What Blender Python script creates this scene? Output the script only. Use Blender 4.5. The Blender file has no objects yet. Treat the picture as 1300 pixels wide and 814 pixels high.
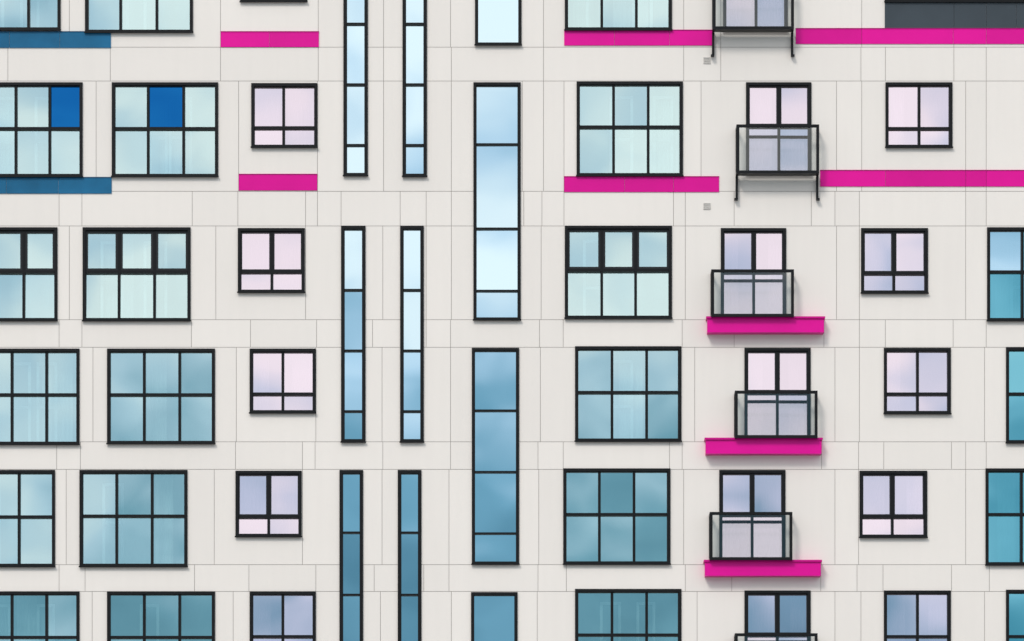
import bpy, math, random
from mathutils import Vector, Matrix
random.seed(7)
S=50.0; ZC=24.0; D=110.0; CZ=1.7
def X(px): return (px-650)/S
def Z(py): return ZC+(407-py)/S
sc=bpy.context.scene

# ---------------------------------------------------------------- materials
def newmat(n):
    m=bpy.data.materials.new(n); m.use_nodes=True
    nt=m.node_tree; nt.nodes.clear()
    o=nt.nodes.new('ShaderNodeOutputMaterial')
    return m,nt,o
def N(nt,t,**k):
    n=nt.nodes.new(t)
    for a,b in k.items():
        if a in n.inputs.keys(): n.inputs[a].default_value=b
        else: setattr(n,a,b)
    return n
def paint(name,col,rough=0.5,var=0.06,scale=1.5,bump=0.0,spec=0.25,metal=0.0,attr=False,streak=0.0):
    m,nt,o=newmat(name); L=nt.links
    p=N(nt,'ShaderNodeBsdfPrincipled'); p.inputs['Roughness'].default_value=rough
    p.inputs['Specular IOR Level'].default_value=spec; p.inputs['Metallic'].default_value=metal
    g=N(nt,'ShaderNodeNewGeometry')
    n=N(nt,'ShaderNodeTexNoise'); n.inputs['Scale'].default_value=scale; n.inputs['Detail'].default_value=6
    L.new(g.outputs['Position'],n.inputs['Vector'])
    mr=N(nt,'ShaderNodeMapRange'); mr.inputs['From Min'].default_value=0.3; mr.inputs['From Max'].default_value=0.7
    mr.inputs['To Min'].default_value=1-var; mr.inputs['To Max'].default_value=1+var*0.5
    L.new(n.outputs['Fac'],mr.inputs['Value'])
    val=mr.outputs['Result']
    if streak:
        mp=N(nt,'ShaderNodeMapping'); mp.inputs['Scale'].default_value=(5,5,0.35)
        L.new(g.outputs['Position'],mp.inputs['Vector'])
        n2=N(nt,'ShaderNodeTexNoise'); n2.inputs['Scale'].default_value=1.0; n2.inputs['Detail'].default_value=5
        L.new(mp.outputs[0],n2.inputs['Vector'])
        m2=N(nt,'ShaderNodeMapRange'); m2.inputs['From Min'].default_value=0.35; m2.inputs['From Max'].default_value=0.7
        m2.inputs['To Min'].default_value=1; m2.inputs['To Max'].default_value=1-streak
        L.new(n2.outputs['Fac'],m2.inputs['Value'])
        mu=N(nt,'ShaderNodeMath',operation='MULTIPLY'); L.new(val,mu.inputs[0]); L.new(m2.outputs['Result'],mu.inputs[1]); val=mu.outputs[0]
    if attr:
        a=N(nt,'ShaderNodeAttribute'); a.attribute_name='tone'
        mu=N(nt,'ShaderNodeMath',operation='MULTIPLY'); L.new(val,mu.inputs[0]); L.new(a.outputs['Fac'],mu.inputs[1]); val=mu.outputs[0]
    v=N(nt,'ShaderNodeVectorMath',operation='SCALE'); v.inputs[0].default_value=col
    L.new(val,v.inputs['Scale']); L.new(v.outputs[0],p.inputs['Base Color'])
    if bump:
        n3=N(nt,'ShaderNodeTexNoise'); n3.inputs['Scale'].default_value=40; n3.inputs['Detail'].default_value=3
        L.new(g.outputs['Position'],n3.inputs['Vector'])
        b=N(nt,'ShaderNodeBump'); b.inputs['Strength'].default_value=bump; b.inputs['Distance'].default_value=0.01
        L.new(n3.outputs['Fac'],b.inputs['Height']); L.new(b.outputs[0],p.inputs['Normal'])
    L.new(p.outputs[0],o.inputs[0]); return m
def glass(name,tint,ttint,fac,wave=0.0025):
    m,nt,o=newmat(name); L=nt.links
    g=N(nt,'ShaderNodeNewGeometry')
    n=N(nt,'ShaderNodeTexNoise'); n.inputs['Scale'].default_value=0.7; n.inputs['Detail'].default_value=0.0
    L.new(g.outputs['Position'],n.inputs['Vector'])
    b=N(nt,'ShaderNodeBump'); b.inputs['Strength'].default_value=1.0; b.inputs['Distance'].default_value=wave
    L.new(n.outputs['Fac'],b.inputs['Height'])
    gl=N(nt,'ShaderNodeBsdfGlossy'); gl.inputs['Roughness'].default_value=0.025
    a=N(nt,'ShaderNodeAttribute'); a.attribute_name='tone'
    v=N(nt,'ShaderNodeVectorMath',operation='SCALE'); v.inputs[0].default_value=tint
    L.new(a.outputs['Fac'],v.inputs['Scale']); L.new(v.outputs[0],gl.inputs['Color'])
    L.new(b.outputs[0],gl.inputs['Normal'])
    t=N(nt,'ShaderNodeBsdfTransparent'); t.inputs['Color'].default_value=(*ttint,1)
    mx=N(nt,'ShaderNodeMixShader'); mx.inputs[0].default_value=fac
    L.new(t.outputs[0],mx.inputs[1]); L.new(gl.outputs[0],mx.inputs[2]); L.new(mx.outputs[0],o.inputs[0])
    return m
M_wall=paint('cladding_panel',(0.87,0.82,0.778),0.6,0.02,0.3,bump=0.04,attr=True,streak=0.015,spec=.2)
M_back=paint('joint_backing',(0.42,0.37,0.33),0.8)
M_frame=paint('black_aluminium',(0.006,0.0065,0.008),0.4,0.2,3,spec=.2)
M_sash=paint('sash_aluminium',(0.013,0.014,0.017),0.38,0.2,3,spec=.3)
M_mag=paint('magenta_panel',(0.78,0.003,0.32),0.35,0.06,1.2,attr=True,spec=.18)
M_blue=paint('blue_panel',(0.012,0.14,0.29),0.35,0.2,1.5,attr=True,spec=.2)
M_grey=paint('grey_spandrel',(0.05,0.065,0.08),0.35,0.12,1.0)
M_vent=paint('vent_metal',(0.62,0.59,0.56),0.5)
M_curt=paint('curtain',(0.80,0.80,0.78),0.9,0.12,1.0,attr=True,streak=0.2)
M_room=paint('room_wall',(0.50,0.52,0.53),0.9,0.2,0.6)
M_white=paint('inner_white',(0.85,0.85,0.85),0.7)
M_roof=paint('roof_felt',(0.1,0.1,0.1),0.9)
G_teal=glass('glass_mint',(0.78,0.985,0.985),(0.74,0.96,0.97),0.67)
G_lil=glass('glass_lilac',(0.96,0.85,0.95),(0.9,0.78,0.88),0.74)
G_blue=glass('glass_blue',(0.72,0.91,1.0),(0.5,0.75,0.85),0.86)
G_deep=glass('glass_deep_blue',(0.012,0.17,0.48),(0.05,0.3,0.6),0.86)
G_aqua=glass('glass_aqua',(0.34,0.80,0.88),(0.4,0.72,0.8),0.72)
G_rail=glass('glass_railing',(0.9,0.95,0.95),(0.86,0.885,0.88),0.08)
MATS=[M_frame,M_sash,G_teal,G_lil,G_blue,G_deep,M_curt,M_room,M_white,M_grey,G_aqua]
FR,SA,GT,GL,GB,GD,CU,RO,WH,GY,GA=range(11)

# ---------------------------------------------------------------- mesh builder
class MB:
    def __init__(s): s.v=[];s.f=[];s.m=[];s.t=[]
    def quad(s,pts,m=0,t=1.0):
        i=len(s.v); s.v+= [tuple(p) for p in pts]; s.f.append(tuple(range(i,i+len(pts)))); s.m.append(m); s.t.append(t)
    def box(s,x0,x1,y0,y1,z0,z1,m=0,t=1.0):
        i=len(s.v)
        s.v+=[(x0,y0,z0),(x1,y0,z0),(x1,y1,z0),(x0,y1,z0),(x0,y0,z1),(x1,y0,z1),(x1,y1,z1),(x0,y1,z1)]
        for q in ((0,3,2,1),(4,5,6,7),(0,1,5,4),(1,2,6,5),(2,3,7,6),(3,0,4,7)):
            s.f.append(tuple(i+k for k in q)); s.m.append(m); s.t.append(t)
    def ring(s,x0,x1,z0,z1,w,y0,y1,m=0,wb=None):
        wb=wb or w
        s.box(x0,x1,y0,y1,z1-w,z1,m); s.box(x0,x1,y0,y1,z0,z0+wb,m)
        s.box(x0,x0+w,y0,y1,z0+wb,z1-w,m); s.box(x1-w,x1,y0,y1,z0+wb,z1-w,m)
    def make(s,name,mats,parent,bevel=0):
        me=bpy.data.meshes.new(name); me.from_pydata(s.v,[],s.f)
        for m in mats: me.materials.append(m)
        me.polygons.foreach_set('material_index',s.m)
        a=me.attributes.new('tone','FLOAT','FACE'); a.data.foreach_set('value',s.t)
        me.update()
        o=bpy.data.objects.new(name,me); sc.collection.objects.link(o); o.parent=parent
        return o
bld=bpy.data.objects.new('apartment_building',None); sc.collection.objects.link(bld)
openings=[]

def pane(mb,x0,x1,z0,z1,g,tilt,y=0.085,tone=1.0):
    ty=math.tan(math.radians(tilt+random.uniform(-.3,.3))); tx=math.tan(math.radians(random.uniform(-.4,.4)))
    h=(z1-z0)/2; w=(x1-x0)/2
    e=0.012
    def P(sx,sz): return (x0+w+sx*(w+e), y+sx*w*tx+sz*(h)*ty, z0+h+sz*(h+e))
    mb.quad([P(-1,-1),P(1,-1),P(1,1),P(-1,1)],g,tone*random.uniform(.93,1.0))

def window(px0,py0,px1,py1,cols,rows,g,tilt=0.0,ow=3.6,mw=3.4,thick_top=0,special={},inner='curtain',rowtilt=None,door=False,tone=1.0):
    """cols/rows: positions of mullions/transoms measured on the elevation"""
    mb=MB()
    x0,x1,z0,z1=X(px0),X(px1),Z(py1),Z(py0)
    openings.append((x0,x1,z0,z1))
    w=ow/S
    mb.ring(x0,x1,z0,z1,w,-0.04,0.16,FR,wb=w*1.05)
    mb.ring(x0+w,x1-w,z0+w*1.05,z1-w,0.014,0.02,0.15,SA)
    # sill flashing
    mb.box(x0-0.015,x1+0.015,-0.085,-0.042,z0-0.015,z0+0.02,FR)
    xs=[x0+w]+[X(c) for c in cols]+[x1-w]; zs=[z1-w]+[Z(r) for r in rows]+[z0+w]
    hm=mw/S/2
    for r in rows: mb.box(x0+w+0.014,x1-w-0.014,-0.004,0.14,Z(r)-hm,Z(r)+hm,FR)
    for j in range(len(zs)-1):
        top=zs[j]-(0 if j==0 else hm); bot=zs[j+1]+(0 if j==len(zs)-2 else hm)
        for i in range(len(xs)-1):
            l=xs[i]+(0 if i==0 else hm); r=xs[i+1]-(0 if i==len(xs)-2 else hm)
            if i>0: mb.box(xs[i]-hm,xs[i]+hm,0.0,0.135,bot,top,FR)
            if (j==0 and thick_top):
                tk=thick_top/S
                mb.ring(l,r,bot,top,tk,0.025,0.12,SA)
                l+=tk;r-=tk;top_=top-tk;bot_=bot+tk
            else: top_,bot_=top,bot
            gg=special.get((i,j),g)
            tl=tilt+(rowtilt[j] if rowtilt else 0)
            pane(mb,l,r,bot_,top_,gg,tl,tone=tone)
    # room behind
    d=.8
    a,b,c,e=x0+.03,x1-.03,z0+.03,z1-.03
    mb.quad([(a,d,c),(b,d,c),(b,d,e),(a,d,e)],RO)
    mb.quad([(a,.15,c),(a,d,c),(a,d,e),(a,.15,e)],RO); mb.quad([(b,d,c),(b,.15,c),(b,.15,e),(b,d,e)],RO)
    mb.quad([(a,.15,e),(a,d,e),(b,d,e),(b,.15,e)],RO); mb.quad([(a,d,c),(a,.15,c),(b,.15,c),(b,d,c)],RO)
    if inner=='curtain':
        for k in range(random.choice([1,2,2])):
            cw=(b-a)*random.uniform(.25,.5); cx=a if k==0 else b-cw
            n=int(cw/0.05)+2; t=random.uniform(.75,1.1)
            for q in range(n):
                xa=cx+cw*q/n; xb=cx+cw*(q+1)/n; ya=.30+.03*(q%2); yb=.30+.03*((q+1)%2)
                mb.quad([(xa,ya,c),(xb,yb,c),(xb,yb,e),(xa,ya,e)],CU,t)
    if inner=='reflection_frames':
        # pale frames added behind the glass to imitate a reflected grid, varied per flat
        kind=random.random()
        zt=c+(e-c)*random.uniform(.36,.48)
        if kind<.8:
            n=random.choice([1,2,2])
            for k in range(n):
                xx=a+(b-a)*random.uniform(.12,.38)+k*(b-a)*.40
                wd=random.uniform(.45,.6)
                mb.ring(xx,xx+wd,c,e-.25,.07,.32,.36,WH)
                mb.box(xx+.07,xx+wd-.07,.33,.36,zt-.035,zt+.035,WH)
        for k in range(random.choice([0,1,1,2])):
            cw=(b-a)*random.uniform(.16,.34); cx=random.uniform(a,b-cw); t=random.uniform(.8,1.1)
            n=int(cw/.06)+2
            for q in range(n):
                xa=cx+cw*q/n; xb=cx+cw*(q+1)/n; yy=.45+.12*k; ya=yy+.03*(q%2); yb=yy+.03*((q+1)%2)
                mb.quad([(xa,ya,c),(xb,yb,c),(xb,yb,e),(xa,ya,e)],CU,t)
    mb.make('balcony_door' if door else 'window',MATS,bld)

def large(x0,y0,x1,y1,c,r,**k): 
    k.setdefault('inner','reflection_frames'); k.setdefault('g',GT); g=k.pop('g'); window(x0,y0,x1,y1,c,[r],g,**k)
def small(x0,y0,x1,y1,c,r,**k): window(x0,y0,x1,y1,[c],[r],GL,**k)

# ---- large windows
large(-157,-77,-75,42,[-116],-20)
large(-60,-77,77,39,[-14,36],-20); large(108,-77,245,42,[153,199],-20); large(717,-79,853,39,[764,808],-20)
large(-30,105,105,225,[20,63],163,special={(2,0):GD}); large(142,105,277,225,[188,233],163,special={(1,0):GD}); large(732,104,867,224,[779,823],161)
for a in ((-62,289,73,408,[-15,30],345),(105,289,242,408,[151,196],345),(717,287,853,405,[764,807],343)):
    large(*a,thick_top=2.8,tilt=.9,rowtilt=[0,1.1])
def lower_rows(dy):
    large(-34,443+dy,101,565+dy,[15,59],501+dy,tilt=.1); large(136,443+dy,273,564+dy,[183,228],501+dy,tilt=.1); large(730,440+dy,865,561+dy,[777,821],498+dy,tilt=.1)
    large(1277,441+dy,1412,563+dy,[1323,1368],500+dy,g=GA)
    small(317,443+dy,401,525+dy,359,500+dy,tilt=1.3,rowtilt=[0,.5]); small(1122,442+dy,1207,526+dy,1165,500+dy,tilt=1.1,rowtilt=[0,.3])
    large(-68,597+dy,70,720+dy,[-22,24],656+dy,tilt=.2,rowtilt=[0,.3]); large(101,597+dy,238,720+dy,[148,193],655+dy,tilt=.2,rowtilt=[0,.3]); large(715,595+dy,851,717+dy,[761,805],653+dy,tilt=.2,rowtilt=[0,.3])
    large(1251,595+dy,1388,718+dy,[1297,1342],653+dy,g=GA)
    small(299,598+dy,383,682+dy,341,656+dy,tilt=1.3,thick_top=1.6,rowtilt=[0,.9]); small(1091,598+dy,1177,683+dy,1133,656+dy,tilt=1.3,thick_top=1.6,rowtilt=[0,.9])
for q in range(4): lower_rows(308*q)
large(1253,289,1390,408,[1298,1343],345,special={(0,0):GB},g=GA)
# ---- small windows
small(305,-79,390,3,348,-24); small(319,106,403,188,360,162,tilt=.8); small(302,290,387,372,345,345,thick_top=1.6,tilt=.8)
small(1124,105,1209,188,1167,163,tilt=-.1); small(1093,290,1178,373,1135,347,thick_top=1.6,tilt=.2)
# top right glazing + grey spandrel
window(1123,-79,1330,3,[1165,1211,1252,1290],[-40],GB)
# ---- narrow vertical strip windows
window(436,-300,467,224,[],[-200,-124,-47,30,107,184],GB,inner='none',mw=2.4,ow=3.8)
window(511,-300,542,225,[],[-200,-124,-47,30,107,184],GB,inner='none',mw=2.4,ow=3.8)
window(603,-300,662,58,[],[-200,-100,-20],GB,inner='none',mw=2.4,ow=3.4)
window(433,287,464,562,[],[368,445,522],GB,inner='none',mw=2.4,ow=3.8); window(508,287,538,562,[],[368,445,522],GB,inner='none',mw=2.4,ow=3.8)
window(601,105,661,407,[],[183,290,369],GB,inner='none',mw=2.2,ow=3.4); window(599,442,659,717,[],[521,599,677],GB,inner='none',mw=2.2,ow=3.4)
for q in range(3):
    dy=310*q
    window(431,597+dy,461,872+dy,[],[676+dy,755+dy,832+dy],GB,inner='none',mw=2.4,ow=3.8)
    window(505,597+dy,535,872+dy,[],[676+dy,755+dy,832+dy],GB,inner='none',mw=2.4,ow=3.8)
    window(598,752+dy,657,1027+dy,[],[830+dy,908+dy,986+dy],GB,inner='none',mw=2.2,ow=3.4)

# ---- balconies
def inv(px,py,p):
    s=(D-p)/D
    return X(px)*s, CZ+(Z(py)-CZ)*s
def balcony(px0,py0,px1,py1,prongs=False):
    mb=MB(); p=0.45
    x0,z1=inv(px0,py0,p); x1,z0=inv(px1,py1,p); w=0.062
    mb.box(x0,x1,-p,-p+.05,z1-w,z1,0); mb.box(x0,x1,-p,-p+.05,z0,z0+w,0)
    for a in (x0,x1-w): mb.box(a,a+w,-p+.002,-p+.05,z0+w,z1-w,0)
    mb.quad([(x0+w,-p+.025,z0+w),(x1-w,-p+.025,z0+w),(x1-w,-p+.025,z1-w),(x0+w,-p+.025,z1-w)],1)
    mb.ring(x0+w,x1-w,z0+w,z1-w,.012,-p+.012,-p+.04,2)
    for a in (x0,x1-.045):
        mb.box(a,a+.045,-p+.05,-.001,z1-w,z1,0); mb.box(a,a+.045,-p+.05,-.001,z0,z0+w,0)
        mb.box(a,a+.045,-.05,-.001,z0+w,z1-w,0)
        mb.quad([(a+.022,-p+.05,z0+w),(a+.022,-.05,z0+w),(a+.022,-.05,z1-w),(a+.022,-p+.05,z1-w)],1)
    mb.box(x0+.045,x1-.045,-p+.05,-.12,z0+.01,z0+.05,0)
    if prongs:
        for a in (x0-.005,x1-.055):
            mb.box(a,a+.06,-.12,-.03,z0-.56,z0,0)
            mb.box(a-.03 if a<x0+.1 else a,a+.06 if a<x0+.1 else a+.09,-.16,-.03,z0-.60,z0-.56,0)
    mb.make('balcony_railing',[M_frame,G_rail,M_sash],bld)
def ledge(px0,py0,px1,py1):
    mb=MB(); p=.30
    x0,z1=inv(px0,py0,p); x1,z0=inv(px1,py1,p)
    z0+=.04
    mb.box(x0,x1,-p,-.001,z0,z1-.05,0); mb.box(x0-.03,x1+.03,-p-.04,-.001,z1-.05,z1,0,.8)
    mb.make('balcony_ledge',[M_mag],bld)
def door(x0,y0,x1,y1,m,t,tilt): window(x0,y0,x1,y1,[m],[t],GL,tilt=tilt,thick_top=1.5,door=True,inner='curtain',rowtilt=[0,1.2])
door(918,-79,1000,40,960,-22,.3); balcony(905,-24,1008,37,True)
door(947,105,1030,222,989,160,.3); balcony(935,158,1040,220,True)
door(915,290,998,405,957,345,.3); balcony(903,342,1008,402); ledge(898,402,1046,424)
for q in range(4):
    dy=308*q
    door(945,442+dy,1029,558+dy,987,498+dy,1.4); balcony(933,496+dy,1038,556+dy); ledge(896,556+dy,1043,578+dy)
    door(913,597+dy,997,713+dy,955,653+dy,1.3); balcony(901,650+dy,1006,711+dy); ledge(895,711+dy,1042,733+dy)

# ---- coloured bands and spandrel
def band(px0,py0,px1,py1,mat,joints=(),y=-0.022):
    mb=MB(); xs=[px0]+list(joints)+[px1]
    for a,b in zip(xs,xs[1:]):
        mb.box(X(a)+.004,X(b)-.004,y,-.001,Z(py1),Z(py0),0,random.uniform(.9,1.05))
    mb.box(X(px0),X(px1),y-.012,-.001,Z(py0)+.001,Z(py0)+.018,0,.6)
    mb.make('colour_band',[mat],bld)
band(-260,41,141,61,M_blue,(-120,12,76)); band(280,41,405,60,M_mag,(342,)); band(716,39,906,58,M_mag,(780,850)); band(1010,37,1420,56,M_mag,(1094,1210,1252,1330))
band(-260,226,142,246,M_blue,(-120,8,74)); band(303,222,403,242,M_mag); band(716,225,913,244,M_mag,(793,855)); band(1041,217,1420,237,M_mag,(1124,1226,1252,1330))
band(1123,4,1330,36,M_grey,(1211,1252,1290),y=-.03)
# ---- vents
def vent(px,py,w=9,h=8):
    mb=MB(); x0,x1,z0,z1=X(px),X(px+w),Z(py+h),Z(py)
    mb.ring(x0,x1,z0,z1,.018,-.02,-.001,0)
    for k in range(3):
        zz=z0+.025+(z1-z0-.05)*k/3
        mb.box(x0+.018,x1-.018,-.016,-.004,zz,zz+.022,0,1)
    mb.make('air_vent',[M_vent],bld)
for a,b in ((893,73),(893,258)): vent(a,b)

# ---- cladding with real joints
hj=[-330,-262,-82,60,103,243,287,406,441,561,596,717]
y=717
while y<1500: hj+= [y+34,y+154]; y+=154
hj=hj+[1607]
vj={-82:[88,280,404,487,572,690,868,915,1094,1211],60:[10,140,280,404,487,573,690,868,915,1093,1124,1211,1252],
103:[122,303,403,487,573,663,690,716,890,1062,1094,1226,1252],243:[75,104,244,302,388,403,433,508,541,573,665,688,716,855,870,932,1030,1060,1091,1226,1252],
287:[88,274,388,486,541,573,687,870,1062,1091,1226],406:[75,104,243,318,402,473,541,572,685,715,866,932,1046,1091,1124,1210,1252],
441:[118,300,401,485,572,686,882,1060,1091,1250],561:[72,102,299,384,400,486,572,683,715,850,866,1043,1090,1122,1208,1226,1252],
596:[84,272,384,485,570,684,868,1060,1090,1226]}
base=sorted(vj)
mb=MB(); g=.005
X0,X1=-420,1720
for bi in range(len(hj)-1):
    a,b=hj[bi],hj[bi+1]
    if b-a<8: continue
    v=vj.get(a)
    if v is None: v=[q+random.randint(-4,4) for q in vj[base[4+bi%5 if a>700 else 2]]]
    v=[-320,-180,-90]+v+[1330,1440,1560]
    xs=[X0]+sorted(v)+[X1]
    for c,d in zip(xs,xs[1:]):
        x0,x1,z0,z1=X(c)+g,X(d)-g,Z(b)+g,Z(a)-g
        t=random.uniform(.97,1.01)
        ops=[o for o in openings if o[0]<x1 and o[1]>x0 and o[2]<z1 and o[3]>z0]
        bx=sorted({x0,x1}|{q for o in ops for q in (o[0]+.004,o[1]-.004) if x0<q<x1})
        bz=sorted({z0,z1}|{q for o in ops for q in (o[2]+.004,o[3]-.004) if z0<q<z1})
        for i in range(len(bx)-1):
            for j in range(len(bz)-1):
                cx=(bx[i]+bx[i+1])/2; cz=(bz[j]+bz[j+1])/2
                if any(o[0]<cx<o[1] and o[2]<cz<o[3] for o in ops): continue
                mb.quad([(bx[i],0,bz[j]),(bx[i+1],0,bz[j]),(bx[i+1],0,bz[j+1]),(bx[i],0,bz[j+1])],0,t)
mb.make('cladding_panels',[M_wall],bld)
mb=MB()
bx=sorted({X(X0),X(X1)}|{q for o in openings for q in (o[0]+.01,o[1]-.01) if X(X0)<q<X(X1)})
bz=sorted({0.0,Z(-330)}|{q for o in openings for q in (o[2]+.01,o[3]-.01) if 0<q<Z(-330)})
for i in range(len(bx)-1):
    for j in range(len(bz)-1):
        cx=(bx[i]+bx[i+1])/2; cz=(bz[j]+bz[j+1])/2
        if any(o[0]<cx<o[1] and o[2]<cz<o[3] for o in openings): continue
        mb.quad([(bx[i],.02,bz[j]),(bx[i+1],.02,bz[j]),(bx[i+1],.02,bz[j+1]),(bx[i],.02,bz[j+1])],0)
mb.make('backing_wall',[M_back],bld)
mb=MB(); xa,xb,zt=X(X0),X(X1),Z(-330)
mb.quad([(xa,16,0),(xa,0,0),(xa,0,zt),(xa,16,zt)]); mb.quad([(xb,0,0),(xb,16,0),(xb,16,zt),(xb,0,zt)]); mb.quad([(xb,16,0),(xa,16,0),(xa,16,zt),(xb,16,zt)])
mb.make('side_walls',[M_wall],bld)
mb=MB(); mb.box(xa-.05,xb+.05,-.05,16.05,zt+.002,zt+.25,0); mb.make('roof',[M_roof],bld)

# ---- ground
M_gr,nt,o=newmat('paving'); L=nt.links
p=N(nt,'ShaderNodeBsdfPrincipled'); p.inputs['Roughness'].default_value=.85
g_=N(nt,'ShaderNodeNewGeometry'); n=N(nt,'ShaderNodeTexNoise'); n.inputs['Scale'].default_value=.15; n.inputs['Detail'].default_value=8
L.new(g_.outputs['Position'],n.inputs['Vector']); r=N(nt,'ShaderNodeValToRGB')
r.color_ramp.elements[0].color=(.18,.175,.17,1); r.color_ramp.elements[1].color=(.29,.28,.265,1)
L.new(n.outputs['Fac'],r.inputs[0]); L.new(r.outputs[0],p.inputs['Base Color']); L.new(p.outputs[0],o.inputs[0])
me=bpy.data.meshes.new('ground'); me.from_pydata([(-2500,-2500,0),(2500,-2500,0),(2500,2500,0),(-2500,2500,0)],[],[(0,1,2,3)]); me.materials.append(M_gr)
go=bpy.data.objects.new('ground',me); sc.collection.objects.link(go)

# ---------------------------------------------------------------- sky
EL,AZ=math.radians(42),math.radians(205)   # sun behind the camera
w=bpy.data.worlds.new('World'); sc.world=w; w.use_nodes=True; nt=w.node_tree; L=nt.links; nt.nodes.clear()
out=N(nt,'ShaderNodeOutputWorld'); bg=N(nt,'ShaderNodeBackground'); bg.inputs['Strength'].default_value=0.105
sky=N(nt,'ShaderNodeTexSky'); sky.sky_type='NISHITA'; sky.sun_disc=False; sky.sun_elevation=EL; sky.sun_rotation=AZ
tc=N(nt,'ShaderNodeTexCoord'); mp=N(nt,'ShaderNodeMapping'); mp.inputs['Scale'].default_value=(1,1,1.7); mp.inputs['Location'].default_value=(3.1,1.2,.4)
L.new(tc.outputs['Generated'],mp.inputs['Vector'])
n=N(nt,'ShaderNodeTexNoise'); n.inputs['Scale'].default_value=22; n.inputs['Detail'].default_value=5; n.inputs['Roughness'].default_value=.5
L.new(mp.outputs[0],n.inputs['Vector'])
ct=N(nt,'ShaderNodeMapRange'); ct.clamp=False; ct.inputs['From Min'].default_value=0; ct.inputs['From Max'].default_value=1; ct.inputs['To Min'].default_value=-.28; ct.inputs['To Max'].default_value=1.28
L.new(n.outputs['Fac'],ct.inputs['Value'])
sp=N(nt,'ShaderNodeSeparateXYZ'); L.new(tc.outputs['Generated'],sp.inputs[0])
mr=N(nt,'ShaderNodeMapRange'); mr.inputs['From Min'].default_value=.13; mr.inputs['From Max'].default_value=.235; mr.inputs['To Min'].default_value=-.17; mr.inputs['To Max'].default_value=.38
L.new(sp.outputs['Z'],mr.inputs['Value'])
ad=N(nt,'ShaderNodeMath',operation='ADD'); L.new(mr.outputs['Result'],ad.inputs[0]); L.new(ct.outputs['Result'],ad.inputs[1])
rp=N(nt,'ShaderNodeValToRGB'); e=rp.color_ramp.elements
e[0].position=.10; e[0].color=(.07,.20,.28,1); e[1].position=.92; e[1].color=(1,.985,.97,1)
q=e.new(.42); q.color=(.17,.36,.47,1); q=e.new(.66); q.color=(.55,.68,.80,1)
L.new(ad.outputs[0],rp.inputs[0])
sc_=N(nt,'ShaderNodeVectorMath',operation='SCALE'); sc_.inputs['Scale'].default_value=12.2; L.new(rp.outputs[0],sc_.inputs[0])
mx=N(nt,'ShaderNodeMix'); mx.data_type='RGBA'; mx.inputs[0].default_value=.93
L.new(sky.outputs[0],mx.inputs[6]); L.new(sc_.outputs[0],mx.inputs[7]); L.new(mx.outputs[2],bg.inputs[0]); L.new(bg.outputs[0],out.inputs[0])

sd=bpy.data.lights.new('sun','SUN'); sd.energy=1.5; sd.angle=math.radians(14); sd.color=(1,.95,.885)
so=bpy.data.objects.new('sun',sd); sc.collection.objects.link(so)
dirv=Vector((math.sin(AZ)*math.cos(EL),math.cos(AZ)*math.cos(EL),math.sin(EL)))
so.rotation_euler=dirv.to_track_quat('Z','Y').to_euler(); so.location=dirv*80

cd=bpy.data.cameras.new('camera'); co=bpy.data.objects.new('camera',cd); sc.collection.objects.link(co)
co.location=(0,-D,CZ); co.rotation_euler=(math.radians(90),0,0)
cd.sensor_width=36; cd.lens=36*D/26.0; cd.shift_y=(ZC-CZ)/26.0; cd.clip_end=6000; cd.clip_start=1
sc.camera=co
sc.view_settings.view_transform='Standard'; sc.view_settings.look='None'; sc.view_settings.exposure=0
